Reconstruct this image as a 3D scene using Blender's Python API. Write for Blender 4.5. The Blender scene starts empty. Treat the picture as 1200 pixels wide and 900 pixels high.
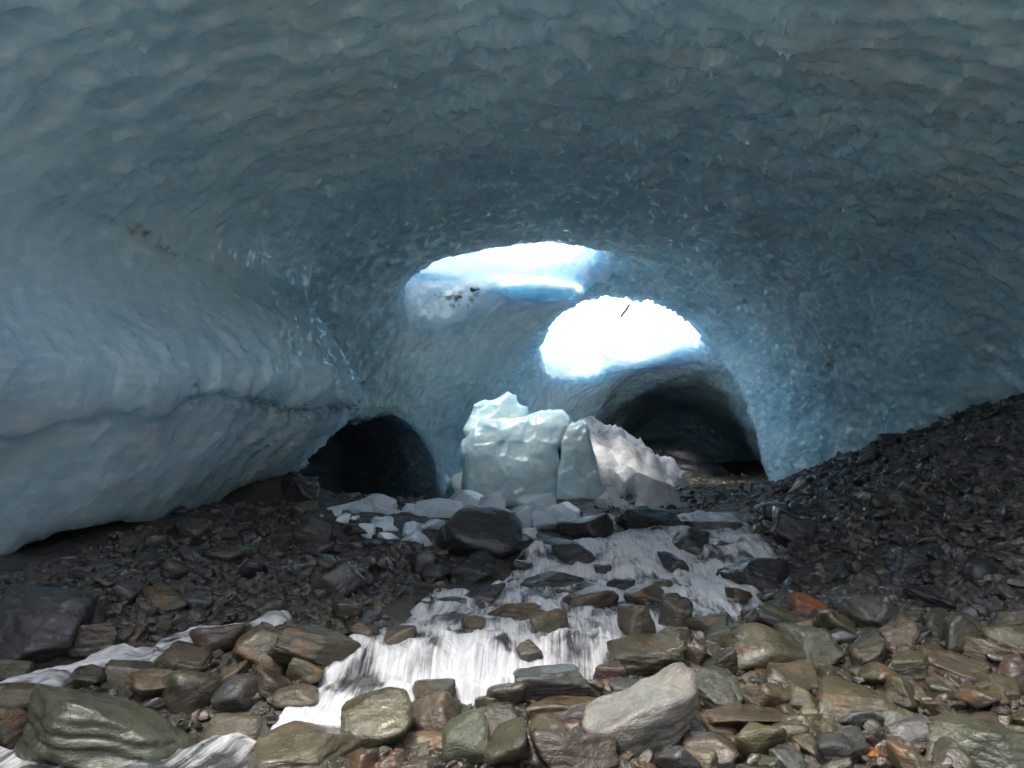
import bpy, math, random
import numpy as np
from mathutils import Vector, Matrix, Euler

random.seed(7)
RNG = np.random.default_rng(11)
scene = bpy.context.scene
COL = scene.collection
F, PITCH, CAM = 960.0, math.radians(3.0), np.array((0.0, 0.0, 2.0))   # the photograph's focal length in its own pixels

# ------------------------------------------------------------------ helpers
def hash3(ix, iy, iz, s=0):
    h = (ix.astype(np.int64) * 374761393 + iy.astype(np.int64) * 668265263 + iz.astype(np.int64) * 2147483647 + s * 1274126177) & 0xffffffff
    h = ((h ^ (h >> 13)) * 1274126177) & 0xffffffff
    h = ((h ^ (h >> 16)) * 2246822519) & 0xffffffff
    return (h ^ (h >> 15)) & 0xffffffff

def rnd3(ix, iy, iz, s=0):
    return (hash3(ix, iy, iz, s) / 4294967295.0).astype(np.float32)

def vnoise(p, s=0):
    """smooth value noise in -1..1, p is (n,3)"""
    i = np.floor(p).astype(np.int64); f = (p - i).astype(np.float32)
    u = f * f * f * (f * (f * 6 - 15) + 10)
    r = 0
    for dx in (0, 1):
        wx = u[:, 0] if dx else 1 - u[:, 0]
        for dy in (0, 1):
            wy = u[:, 1] if dy else 1 - u[:, 1]
            for dz in (0, 1):
                wz = u[:, 2] if dz else 1 - u[:, 2]
                r = r + wx * wy * wz * rnd3(i[:, 0] + dx, i[:, 1] + dy, i[:, 2] + dz, s)
    return r * 2 - 1

def fbm(p, octv=4, s=0, gain=.5):
    p = np.asarray(p, np.float32); r = 0; a = 1.0; t = 0
    for o in range(octv):
        r = r + a * vnoise(p * (2.03 ** o) + 17.3 * o, s + o); t += a; a *= gain
    return r / t

def noise2(x, y, octv=4, s=0):
    sh = np.broadcast(x, y).shape
    x = np.broadcast_to(x, sh).ravel(); y = np.broadcast_to(y, sh).ravel()
    return fbm(np.stack([x, y, np.zeros_like(x) + .37], 1), octv, s).reshape(sh)

def cells(p, s=0):
    """Voronoi: squared distance to the nearest and second seed, vector from the nearest seed, its random number"""
    i = np.floor(p).astype(np.int64); n = len(p)
    b1 = np.full(n, 9e9, np.float32); b2 = b1.copy(); vec = np.zeros((n, 3), np.float32); rid = np.zeros(n, np.float32)
    for dx in (-1, 0, 1):
        for dy in (-1, 0, 1):
            for dz in (-1, 0, 1):
                c = i + (dx, dy, dz)
                q = np.stack([c[:, k] + rnd3(c[:, 0], c[:, 1], c[:, 2], s + 31 * k + 1) for k in range(3)], 1)
                v = (p - q).astype(np.float32); d = (v * v).sum(1)
                m = d < b1
                b2 = np.where(m, b1, np.minimum(b2, d)); b1 = np.where(m, d, b1)
                vec[m] = v[m]; rid[m] = rnd3(c[:, 0], c[:, 1], c[:, 2], s + 99)[m]
    return b1, b2, vec, rid

def smooth(a, b, x):
    t = np.clip((x - a) / (b - a), 0, 1); return t * t * (3 - 2 * t)

def ray(px, py):
    dx, dz = (px - 600) / F, (450 - py) / F
    c, s = math.cos(PITCH), math.sin(PITCH)
    return np.array((dx, c - s * dz, s + c * dz))

def pt(px, py, y):
    """the point on the line of sight through a photograph pixel at depth y"""
    d = ray(px, py); return CAM + d * (y / d[1])

def mesh_obj(name, verts, faces, mat=None, parent=None, smooth_shade=True, attrs=None):
    me = bpy.data.meshes.new(name)
    verts = np.asarray(verts, np.float32); 
    if isinstance(faces, np.ndarray):
        k = faces.shape[1]; n = len(faces)
        me.vertices.add(len(verts)); me.vertices.foreach_set('co', verts.ravel())
        me.loops.add(n * k); me.loops.foreach_set('vertex_index', faces.ravel().astype(np.int32))
        me.polygons.add(n); me.polygons.foreach_set('loop_start', np.arange(0, n * k, k, dtype=np.int32))
        me.update(calc_edges=True); me.validate()
    else:
        me.from_pydata([tuple(v) for v in verts], [], faces)
    me.polygons.foreach_set('use_smooth', np.full(len(me.polygons), smooth_shade))
    for k, a in (attrs or {}).items():
        at = me.attributes.new(k, 'FLOAT', 'POINT'); at.data.foreach_set('value', np.asarray(a, np.float32))
    if mat: me.materials.append(mat)
    o = bpy.data.objects.new(name, me); COL.objects.link(o)
    if parent: o.parent = parent
    return o

def tag(o, label, cat, group=None, kind=None):
    if label: o['label'] = label
    if cat: o['category'] = cat
    if group: o['group'] = group
    if kind: o['kind'] = kind
    return o

# ------------------------------------------------------------------ the lie of the land
BY = [-400, -40, -10, 0, 4, 5.70, 5.88, 6.2, 6.42, 6.8, 8.6, 9.2, 9.45, 9.8, 10.1, 10.6, 13.3, 17, 40]
BZ = [-9, -3.0, -.7, -.25, -.03, .02, .11, .14, .25, .28, .31, .34, .42, .44, .52, .54, .58, .59, .62]
FRY = [-30, -10, 3, 6, 7.3, 8.8, 10.5, 13, 16.5, 20, 30]
FRX = [30, 14, 6.5, 5.2, 4.5, 3.75, 3.4, 3.9, 4.9, 6.5, 8]
FLY = [-30, 0, 3, 5.5, 6.1, 6.6, 7.5, 8.7, 10.5, 11.5, 13, 16, 20, 30]
FLX = [-20, -9, -6, -4.3, -3.8, -3.2, -2.2, -1.4, -.6, -.15, .4, .6, -2, -4]

def base(x, y):
    w = y + .35 * noise2(x * .55, y * .55, 2, 5) + .20 * noise2(x * 2.1, y * 2.1, 2, 6)
    return np.interp(w, BY, BZ)

def px_ground(px, py):
    """where the line of sight through a pixel meets the plain stream profile (steps smoothed out)"""
    d = ray(px, py); t = 1.0
    ys = np.arange(3, 30, .02); z = CAM[2] + d[2] / d[1] * ys
    k = np.argmax(z < np.interp(ys, BY, BZ)); y = ys[k]
    return np.array((d[0] / d[1] * y, y))

def poly_plan(pix):
    return np.array([px_ground(*p) for p in pix])

MAINW = poly_plan([(790, 602), (735, 612), (690, 632), (610, 642), (590, 662), (565, 688), (500, 690), (478, 712), (462, 734), (402, 746),
    (362, 790), (345, 820), (310, 850), (235, 845), (215, 880), (140, 890), (0, 880), (-60, 905), (-60, 1000), (240, 1000), (330, 915), (405, 890), (440, 850), (470, 832),
    (550, 826), (605, 806), (640, 790), (705, 792), (735, 768), (775, 752), (850, 748), (880, 722), (905, 690), (915, 650), (890, 622), (868, 600), (830, 598)])
LEFTW = poly_plan([(345, 722), (250, 734), (175, 758), (110, 768), (60, 786), (10, 806), (-60, 830), (-60, 850), (30, 826), (95, 812), (135, 800), (200, 785), (262, 765), (300, 745), (350, 735)])

def poly_sd(x, y, P):
    """signed distance to a polygon, negative inside"""
    p = np.stack([x, y], -1); d = np.full(x.shape, 9e9); ins = np.zeros(x.shape, bool)
    for a, b in zip(P, np.roll(P, -1, 0)):
        e = b - a; w = p - a
        t = np.clip((w @ e) / (e @ e + 1e-9), 0, 1)
        q = w - t[..., None] * e; d = np.minimum(d, (q * q).sum(-1))
        c = (a[1] > y) != (b[1] > y)
        with np.errstate(divide='ignore', invalid='ignore'):
            ins ^= c & (x < (b[0] - a[0]) * (y - a[1]) / (b[1] - a[1] + 1e-12) + a[0])
    return np.where(ins, -1, 1) * np.sqrt(d)

def water_sd(x, y):
    x = np.asarray(x, float); y = np.asarray(y, float)
    return np.minimum(poly_sd(x, y, MAINW), poly_sd(x, y, LEFTW))

def ground_z(x, y, fine=True):
    x = np.asarray(x, float); y = np.asarray(y, float)
    b = base(x, y)
    r = x - np.interp(y, FRY, FRX); l = np.interp(y, FLY, FLX) - x
    k = .25
    rs = .46 * (np.logaddexp(0, r / k) * k); rs = np.where(rs > 2.6, 2.6 + (rs - 2.6) * .15, rs)
    ls = .085 * (np.logaddexp(0, l / k) * k) + .10 * smooth(-.1, .5, l)
    ls = np.minimum(ls, .9) * (1 - .85 * smooth(12.6, 14.2, y))
    m = .55 * np.exp(-(((x + 4.15) / .95) ** 2 + ((y - 12.6) / .9) ** 2))          # heap of dirt under the left wall
    m -= .7 * smooth(14.3, 16.5, y) * smooth(-.3, -1.5, x)                                 # floor of the dark tunnel falls away
    z = b + rs + ls + m
    near = smooth(60, 25, np.hypot(x, y - 8))
    z = z + near * (.07 * noise2(x * .9, y * .9, 3, 21) + .035 * noise2(x * 3.1, y * 3.1, 2, 22))
    if fine:
        wd = water_sd(x, y)
        z = z - .13 * smooth(.12, -.25, wd)
        z = z + near * .02 * noise2(x * 9, y * 9, 2, 23)
    z = z + .75 * np.clip(-7 - y, 0, 45) * smooth(-7, -11, y)                              # unseen ground behind the viewer, raised to block low sky light
    far = smooth(30, 300, np.hypot(x, y))
    return z + far * 6 * noise2(x * .015, y * .015, 3, 40)

def px_land(px, py):
    """where the line of sight through a pixel meets the real ground"""
    d = ray(px, py); ys = np.arange(3, 26, .03)
    g = ground_z(d[0] / d[1] * ys, ys, False); z = CAM[2] + d[2] / d[1] * ys
    hit = np.nonzero(z < g)[0]
    y = ys[hit[0]] if len(hit) else 22.0
    return np.array((d[0] / d[1] * y, y, CAM[2] + d[2] / d[1] * y))

# ------------------------------------------------------------------ node shorthand
class NT:
    def __init__(s, name, disp=None):
        s.m = bpy.data.materials.new(name); s.m.use_nodes = True; s.t = s.m.node_tree; s.t.nodes.clear()
        s.out = s.n('ShaderNodeOutputMaterial')
    def n(s, kind, **kw):
        nd = s.t.nodes.new(kind)
        for k, v in kw.items(): setattr(nd, k, v)
        return nd
    def set(s, nd, key, v):
        if v is None: return
        i = nd.inputs[key]
        if isinstance(v, bpy.types.NodeSocket): s.t.links.new(v, i)
        else: i.default_value = v
    def math(s, op, a, b=None, c=None, clamp=False):
        nd = s.n('ShaderNodeMath', operation=op, use_clamp=clamp)
        for k, v in enumerate((a, b, c)): s.set(nd, k, v)
        return nd.outputs[0]
    def vmath(s, op, a, b=None):
        nd = s.n('ShaderNodeVectorMath', operation=op); s.set(nd, 0, a); s.set(nd, 1, b); return nd.outputs[0]
    def coord(s, which='Object'): return s.n('ShaderNodeTexCoord').outputs[which]
    def mapping(s, v, scale=(1, 1, 1), rot=(0, 0, 0), loc=(0, 0, 0)):
        nd = s.n('ShaderNodeMapping'); s.set(nd, 'Vector', v); nd.inputs['Scale'].default_value = scale
        nd.inputs['Rotation'].default_value = rot; nd.inputs['Location'].default_value = loc; return nd.outputs[0]
    def noise(s, v, scale, detail=4, rough=.55, dist=0):
        nd = s.n('ShaderNodeTexNoise'); s.set(nd, 'Vector', v); s.set(nd, 'Scale', scale); s.set(nd, 'Detail', detail)
        s.set(nd, 'Roughness', rough); s.set(nd, 'Distortion', dist); return nd.outputs['Fac']
    def voro(s, v, scale, feature='F1', out='Distance', rand=1):
        nd = s.n('ShaderNodeTexVoronoi', feature=feature); s.set(nd, 'Vector', v); s.set(nd, 'Scale', scale); s.set(nd, 'Randomness', rand); return nd.outputs[out]
    def ramp(s, f, a, b, lo=0., hi=1., smoothstep=True):
        nd = s.n('ShaderNodeMapRange', interpolation_type='SMOOTHSTEP' if smoothstep else 'LINEAR'); s.set(nd, 0, f)
        for k, v in zip((1, 2, 3, 4), (a, b, lo, hi)): s.set(nd, k, v)
        return nd.outputs[0]
    def mix(s, f, a, b, blend='MIX'):
        nd = s.n('ShaderNodeMix', data_type='RGBA', blend_type=blend)
        s.set(nd, 0, f); s.set(nd, 6, a if isinstance(a, bpy.types.NodeSocket) else (*a, 1)[:4]); s.set(nd, 7, b if isinstance(b, bpy.types.NodeSocket) else (*b, 1)[:4])
        return nd.outputs[2]
    def attr(s, name): return s.n('ShaderNodeAttribute', attribute_name=name).outputs['Fac']
    def bump(s, h, strength=.5, dist=.02, normal=None):
        nd = s.n('ShaderNodeBump'); s.set(nd, 'Height', h); s.set(nd, 'Strength', strength); s.set(nd, 'Distance', dist); s.set(nd, 'Normal', normal); return nd.outputs[0]
    def bsdf(s, **kw):
        nd = s.n('ShaderNodeBsdfPrincipled')
        for k, v in kw.items():
            k = k.replace('_', ' '); s.set(nd, k, (*v, 1) if isinstance(v, tuple) and len(v) == 3 and 'Color' in k else v)
        return nd
    def done(s, sh): s.t.links.new(sh, s.out.inputs[0]); return s.m
# ------------------------------------------------------------------ materials
def mat_ice(name, tint=(.51, .715, .80), sss=.9, dirt=True, bump_scale=1.0, rough=.05):
    t = NT(name); p = t.coord('Object')
    n1 = t.noise(p, .9, 2); n2 = t.noise(t.mapping(p, (1, 1, 3)), 4.0, 3)
    col = t.mix(t.ramp(n1, .35, .7), tint, tuple(c * k for c, k in zip(tint, (.80, .87, .92))))
    col = t.mix(t.ramp(n2, .45, .75, 0, .35), col, (.86, .93, .97))
    ro = t.ramp(n1, .3, .7, rough, rough + .14)
    if dirt:
        d = t.attr('dirt'); dn = t.noise(p, 7, 4, .7)
        dm = t.math('MULTIPLY', d, t.ramp(dn, .36, .62), clamp=True)
        col = t.mix(dm, col, (.075, .065, .055)); 
        sn = t.attr('snow'); col = t.mix(sn, col, (.9, .92, .95))
        ro = t.mix(sn, ro, (.8, .8, .8))
        ro = t.math('MAXIMUM', ro, 0.0)
    h = t.math('ADD', t.math('MULTIPLY', t.voro(t.mapping(p, (1, 1.7, 1.3)), 7.5, 'F1'), .4), t.math('MULTIPLY', t.noise(p, 16, 2, .6), .35))
    nrm = t.bump(h, .55 * bump_scale, .04)
    b = t.bsdf(Base_Color=col, Roughness=ro, IOR=1.42, Normal=nrm)
    if not dirt: t.set(b, 'Transmission Weight', .14); t.set(b, 'Roughness', t.math('ADD', ro, .12))
    b.subsurface_method = 'BURLEY'; t.set(b, 'Subsurface Weight', 1.0); t.set(b, 'Subsurface Radius', (.25, .58, .9)); t.set(b, 'Specular IOR Level', 1.0); t.set(b, 'Subsurface Scale', sss)
    return t.done(b.outputs[0])

def mat_ground():
    t = NT('wet_gravel'); p = t.coord('Object')
    n = t.noise(p, 1.3, 5); v = t.voro(p, 22, 'F1', 'Color'); vd = t.voro(p, 22)
    col = t.mix(t.ramp(n, .35, .65), (.040, .039, .036), (.075, .066, .052))
    sep = t.n('ShaderNodeSeparateColor'); t.set(sep, 0, v)
    col = t.mix(t.math('MULTIPLY', sep.outputs[0], .5), col, (.085, .08, .07))
    sx = t.n('ShaderNodeSeparateXYZ'); t.set(sx, 0, p)
    col = t.mix(t.ramp(t.math('ADD', sx.outputs[1], t.math('MULTIPLY', n, 3)), 1.5, -2.0), col, (.22, .21, .19))   # unseen ground outside the mouth, made pale to bounce light onto the roof
    h = t.math('ADD', t.math('MULTIPLY', vd, -.6), t.math('MULTIPLY', t.noise(p, 60, 4), .3))
    b = t.bsdf(Base_Color=col, Roughness=t.ramp(t.noise(p, 5, 3), .3, .7, .3, .75), Normal=t.bump(h, .8, .04))
    return t.done(b.outputs[0])

def mat_rock(name='wet_schist', use_obj=True):
    t = NT(name)
    if use_obj:
        oi = t.n('ShaderNodeObjectInfo'); rnd = oi.outputs['Random']; tint = oi.outputs['Color']
    else:
        rnd = t.attr('rid'); tint = None
    off = t.n('ShaderNodeCombineXYZ'); t.set(off, 0, t.math('MULTIPLY', rnd, 37.0)); t.set(off, 1, t.math('MULTIPLY', rnd, 71.0)); t.set(off, 2, t.math('MULTIPLY', rnd, 13.0))
    p = t.vmath('ADD', t.coord('Object'), off.outputs[0])
    if tint is None:
        r2 = t.math('FRACT', t.math('MULTIPLY', rnd, 7.31)); r3 = t.math('FRACT', t.math('MULTIPLY', rnd, 19.7))
        dk = t.mix(r2, (.042, .042, .042), (.100, .095, .084))
        br = t.mix(r2, (.060, .052, .034), (.135, .116, .076))
        br = t.mix(t.ramp(r3, .86, .97), br, (.15, .075, .03))
        tint = t.mix(t.attr('warm'), dk, br)
        tint = t.mix(t.ramp(r3, .0, .05, .8, 0), tint, (.26, .25, .23))
    n1 = t.noise(p, 3.2, 5, .62, .6); mp = t.n('ShaderNodeMapping'); t.set(mp, 'Vector', p); mp.inputs['Scale'].default_value = (1.3, 1.3, 4.2)
    rv = t.n('ShaderNodeCombineXYZ'); t.set(rv, 0, t.math('MULTIPLY', t.math('SUBTRACT', t.math('FRACT', t.math('MULTIPLY', rnd, 5.3)), .5), 2.2)); t.set(rv, 1, t.math('MULTIPLY', t.math('SUBTRACT', t.math('FRACT', t.math('MULTIPLY', rnd, 11.7)), .5), 2.2)); t.set(mp, 'Rotation', rv.outputs[0])
    n2 = t.noise(mp.outputs[0], 5.0, 6, .65, .5); n3 = t.noise(p, 26, 5, .7)
    col = t.mix(t.ramp(n1, .3, .72), tint, t.mix(.62, tint, (0.012, .012, .012)))
    col = t.mix(t.ramp(n2, .5, .76, 0, .6), col, t.mix(.35, tint, (.26, .24, .19)))
    col = t.mix(t.ramp(n3, .52, .75, 0, .55), col, t.mix(.5, tint, (.0, .0, .0)))
    ru = t.math('MULTIPLY', t.ramp(t.noise(p, 2.1, 4, .6, .8), .56, .70), t.ramp(t.noise(p, 11, 3), .35, .6))
    ru = t.math('MULTIPLY', ru, t.attr('warm') if not use_obj else t.ramp(oi.outputs['Alpha'], 0, 1, 0, .9, False))
    col = t.mix(t.math('MULTIPLY', ru, .75), col, (.19, .085, .028))
    wet = t.noise(p, 2.6, 3)
    ro = t.math('ADD', t.ramp(wet, .38, .66, .05, .34), t.math('MULTIPLY', n3, .12))
    h = t.math('ADD', t.math('MULTIPLY', n2, .45), t.math('ADD', t.math('MULTIPLY', n1, .7), t.math('MULTIPLY', n3, .26)))
    crk = t.ramp(t.voro(t.mapping(p, (1, 1, 2.2), (.5, .3, .2)), 4.5, 'DISTANCE_TO_EDGE'), 0, .035)
    h = t.math('ADD', h, t.math('MULTIPLY', crk, .04))
    b = t.bsdf(Base_Color=col, Roughness=ro, Normal=t.bump(h, .75, .055)); t.set(b, 'Specular IOR Level', .6)
    t.set(b, 'Coat Weight', t.ramp(wet, .62, .42, .0, .7)); t.set(b, 'Coat Roughness', .07); t.set(b, 'Coat IOR', 1.33); t.set(b, 'Coat Normal', t.bump(t.math('ADD', t.math('MULTIPLY', n1, .7), t.math('MULTIPLY', n3, .12)), .5, .05))
    return t.done(b.outputs[0])

def mat_water():
    t = NT('white_water')
    u, v = t.attr('flow_u'), t.attr('flow_v'); foam = t.attr('foam'); fall = t.attr('fall')
    cv = t.n('ShaderNodeCombineXYZ'); t.set(cv, 0, u); t.set(cv, 1, v)
    s1 = t.noise(t.mapping(cv.outputs[0], (9, 1.3, 1)), 1.0, 5, .65, .8); s2 = t.noise(t.mapping(cv.outputs[0], (34, 3.2, 1)), 1.0, 4, .6, .5)
    pz = t.coord('Object'); s3 = t.noise(pz, 7, 5, .6, 1.0)
    st = t.math('ADD', t.math('MULTIPLY', s1, .5), t.math('ADD', t.math('MULTIPLY', s2, .3), t.math('MULTIPLY', s3, .2)))
    pt_ = t.noise(t.mapping(cv.outputs[0], (3.2, 1.5, 1)), 1.0, 3, .55, .7)
    amt = t.math('ADD', foam, t.math('ADD', t.math('MULTIPLY', t.math('SUBTRACT', st, .5), 1.9), t.math('MULTIPLY', t.math('SUBTRACT', pt_, .5), 2.5)))
    wm = t.ramp(amt, .24, .88, .06, 1.0)
    h = t.math('ADD', t.math('MULTIPLY', s1, .5), t.math('ADD', t.math('MULTIPLY', s2, .25), t.math('MULTIPLY', s3, .5)))
    nrm = t.bump(h, .9, .09)
    fc_ = t.mix(t.ramp(s2, .35, .65), (.64, .65, .65), (.82, .825, .815))
    foamb = t.bsdf(Base_Color=fc_, Roughness=.4, Normal=nrm); t.set(foamb, 'Subsurface Weight', .6); t.set(foamb, 'Subsurface Radius', (.05, .06, .07)); t.set(foamb, 'Subsurface Scale', 1.0)
    gl = t.n('ShaderNodeBsdfGlossy'); t.set(gl, 'Roughness', .07); t.set(gl, 'Normal', nrm); t.set(gl, 'Color', (.9, .95, 1, 1))
    tr = t.n('ShaderNodeBsdfTransparent'); t.set(tr, 'Color', (.78, .84, .84, 1))
    fr = t.n('ShaderNodeFresnel'); t.set(fr, 'IOR', 1.33); t.set(fr, 'Normal', nrm)
    clear = t.n('ShaderNodeMixShader'); t.set(clear, 0, fr.outputs[0]); t.set(clear, 1, tr.outputs[0]); t.set(clear, 2, gl.outputs[0])
    mx = t.n('ShaderNodeMixShader'); t.set(mx, 0, t.math('MULTIPLY', wm, .96)); t.set(mx, 1, clear.outputs[0]); t.set(mx, 2, foamb.outputs[0])
    return t.done(mx.outputs[0])

def mat_snow():
    t = NT('dirty_snow'); p = t.coord('Object')
    n = t.noise(p, 2.2, 6, .65, .6); w = t.noise(t.mapping(p, (1, 1, 5), (.2, .5, 0)), 2.6, 5, .7, .4); g = t.noise(p, 30, 4, .7)
    d = t.math('MULTIPLY', t.ramp(n, .50, .66), t.ramp(g, .4, .6, .15, 1))
    d = t.math('MAXIMUM', d, t.math('MULTIPLY', t.ramp(w, .58, .68), t.ramp(g, .42, .6)))
    col = t.mix(t.math('MULTIPLY', d, .8), (.86, .87, .88), (.20, .175, .15))
    h = t.math('ADD', n, t.math('MULTIPLY', g, .35))
    b = t.bsdf(Base_Color=col, Roughness=.7, Normal=t.bump(h, .8, .08))
    return t.done(b.outputs[0])

ICE = mat_ice('glacier_ice'); CHUNK = mat_ice('broken_ice', (.64, .87, .95), .5, False, .8, .10)
GROUND = mat_ground(); ROCK = mat_rock(); RUBBLE = mat_rock('rubble_stone', False); WATER = mat_water(); SNOW = mat_snow(); SHARD = mat_ice('ice_splinters', (.84, .94, .97), .14, False, .5, .08)

# ------------------------------------------------------------------ ground sheet
def axis(lo, hi, a, b, step, far):
    mid = np.arange(a, b, step); up = [mid[-1]]
    while up[-1] < hi: up.append(up[-1] + max(step, (up[-1] - b) * .25 + step))
    dn = [mid[0]]
    while dn[-1] > lo: dn.append(dn[-1] - max(step, (a - dn[-1]) * .25 + step))
    return np.array(dn[:0:-1] + list(mid) + up[1:])
def grid_faces(nx, ny):
    i = np.arange(nx * ny).reshape(ny, nx)
    return np.stack([i[:-1, :-1], i[:-1, 1:], i[1:, 1:], i[1:, :-1]], -1).reshape(-1, 4)
gx = axis(-400, 400, -8, 9.5, .07, 400); gy = axis(-400, 400, 3.2, 20, .07, 400)
GX, GY = np.meshgrid(gx, gy)
GZ = ground_z(GX, GY)
tag(mesh_obj('ground', np.stack([GX, GY, GZ], -1).reshape(-1, 3), grid_faces(len(gx), len(gy)), GROUND), 'dark wet gravel bed under the stream and the scree', 'ground', kind='structure')

# ------------------------------------------------------------------ glacier with the melted-out cave (signed distances, then a surface)
STEP = .115
def smin(a, b, k):
    h = np.clip(.5 + .5 * (b - a) / k, 0, 1); return b + (a - b) * h - k * h * (1 - h)
def smax(a, b, k): return -smin(-a, -b, k)
def ell(X, Y, Z, c, r, rot=0., tilt=0.):
    x, y, z = X - c[0], Y - c[1], Z - c[2]
    if rot: ca, sa = math.cos(rot), math.sin(rot); x, y = ca * x + sa * y, -sa * x + ca * y
    if tilt: ca, sa = math.cos(tilt), math.sin(tilt); x, z = ca * x + sa * z, -sa * x + ca * z
    q = np.sqrt((x / r[0]) ** 2 + (y / r[1]) ** 2 + (z / r[2]) ** 2)
    return (q - 1) * min(r)
TY = [-9, -2, 4, 8, 12, 15, 17, 18.6, 20.2, 22, 25, 33]
XL = [-9, -9, -8.2, -6.9, -6.0, -4.9, -3.2, -1.6, 0.1, 1.1, 2.1, 5.0]
XR = [7.6, 8.0, 9.2, 9.7, 8.8, 7.6, 6.7, 6.3, 6.25, 7.0, 7.7, 8.8]
ZC = [7.0, 6.8, 6.4, 5.85, 5.75, 5.6, 5.38, 4.8, 4.3, 3.6, 3.1, 2.3]
def arch(X, Y, Z, ty, xl, xr, zc, z0=0., e=2.3):
    a = np.interp(Y, ty, (np.array(xr) - xl) / 2).astype(np.float32); c = np.interp(Y, ty, (np.array(xr) + xl) / 2).astype(np.float32); h = np.interp(Y, ty, zc).astype(np.float32) - z0
    q = ((np.abs(X - c) / a) ** e + (np.maximum(Z - z0, 0) / h) ** e) ** (1 / e)
    return (q - 1) * np.minimum(a, h)
def cone(X, Y, Z, c, r, lean, flare, z0, rot=0.):
    """a leaning, flaring shaft through the roof"""
    k = np.maximum(Z - z0, -3); x = X - c[0] - lean[0] * k; y = Y - c[1] - lean[1] * k
    if rot: ca, sa = math.cos(rot), math.sin(rot); x, y = ca * x + sa * y, -sa * x + ca * y
    s = np.maximum(1 + flare * k, .35)
    q = np.sqrt((x / (r[0] * s)) ** 2 + (y / (r[1] * s)) ** 2)
    return (q - 1) * min(r)
ax = np.arange(-14.5, 15.5, STEP, dtype=np.float32); ay = np.arange(-7, 36.5, STEP, dtype=np.float32); az = np.arange(-1.2, 10.6, STEP, dtype=np.float32)
def field():
    X, Y, Z = np.meshgrid(ax, ay, az, indexing='ij', sparse=True)
    top = np.interp(Y, [-7, 0, 10, 16, 18.9, 22, 26, 36], [8.8, 8.6, 8.0, 6.7, 6.9, 6.1, 6.5, 8.4]).astype(np.float32)
    wob = (.35 * noise2(ax[:, None] * .4, ay[None, :] * .4, 3, 60))[:, :, None].astype(np.float32)
    slab = np.maximum(np.maximum(np.abs(X - .5) - 14.2, Z - top - wob), np.maximum(-.9 - Z, np.maximum(Y - 35.4, 5.2 - .8 * np.clip(np.abs(X - .3) - 4.0, 0, 8) - .8 * np.clip(-X - 4.3, 0, 6) - .25 * (Z - 6.2) - Y + .5 * wob)))  # front lip out of view, set and slanted to steer the daylight
    cav = arch(X, Y, Z, TY, XL, XR, ZC, 0., 2.15)
    cav = cav + smooth(19.5, 22, Y) * (.18 * np.sin(1.5 * X + 1.1 * Z + .6 * Y) * np.sin(1.9 * Z + .7 * Y) + .06 * np.sin(4.1 * X - 2.7 * Z + 1.3 * Y))
    cav = smax(cav, Y - 31, 1.0)
    lt = arch(X, Y, Z, [12.4, 14, 15, 18, 24, 26], [-6.2, -5.4, -5.0, -5.0, -7.5, -8.0], [-.3, -.55, -.6, -1.3, -4.6, -5.5], [2.75, 2.45, 2.3, 2.1, 1.9, .6], 0., 1.9)
    lt = lt + .16 * np.sin(1.7 * X + .8 * Z) * np.sin(2.3 * Z + 1.1 + .9 * Y) + .07 * np.sin(4.3 * X + 2.1 * Z + 1.7 * Y)
    lt = smax(smax(lt, 12.75 + .10 * (Z - 1) + .25 * np.sin(Z * 2.1) - Y + .12 * (X + 3), .08), Y - 25, .6)
    cav = smin(cav, lt, .12)
    s1 = cone(X, Y, Z, (-.55, 16.85), (1.55, .68), (.0, .15), .42, 5.1, .26)
    s1 = smax(s1, 4.3 - Z, .3)
    s2 = cone(X, Y, Z, (2.42, 20.75), (1.92, 1.26), (.0, .55), .60, 4.1, .10)
    s2 = smax(s2, 3.2 - Z, .3)
    cav = smin(smin(cav, s1, 1.0), s2, 1.0)
    ice = smax(slab, -cav, .12)
    ice = smin(ice, ell(X, Y, Z, (-2.0, 17.9, 5.9), (.7, .4, .08), -.15, .06), .1)          # a tier of ice inside the left skylight
    ice = smin(ice, ell(X, Y, Z, (.75, 17.75, 4.98), (.95, .45, .17), .1, -.08), .2)              # a pointed tongue on its lower rim
    n_ = .922 * (X + 2.2) - .387 * (Y - 12.6) + .22 * np.sin(.9 * Y + 1.0)                     # left wall: a sheet leaning in to a long lip
    zl_ = 2.42 + .10 * np.sin(1.3 * Y) + .05 * (12.6 - Y)
    tng = smax((n_ - (.50 + .50 * smooth(9.0, 12.6, Y)) * (Z - zl_)) / 1.2, (n_ + .62 * (Z - zl_)) / 1.18, .22)
    tng = smax(tng, -ell(X, Y, Z, (-5.2, 9.8, .45), (.9, 1.2, .6), -.40), .2)
    tng = smax(tng, -ell(X, Y, Z, (-4.1, 11.9, .75), (.7, .6, .55), -.40), .15)
    tng = smax(tng, Z - 5.6, .8)
    tng = smax(tng, Y - 13.5 + .25 * (Z - 2.4), .5)
    ice = smin(ice, tng, .7)
    fin = ell(X, Y, Z, (-.5, 17.6, .2), (1.2, 1.2, 1.0)); ice = smin(ice, fin, .8)         # buttress right of the dark tunnel
    ice = smax(ice, -lt, .10)
    return ice.astype(np.float32)
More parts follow.
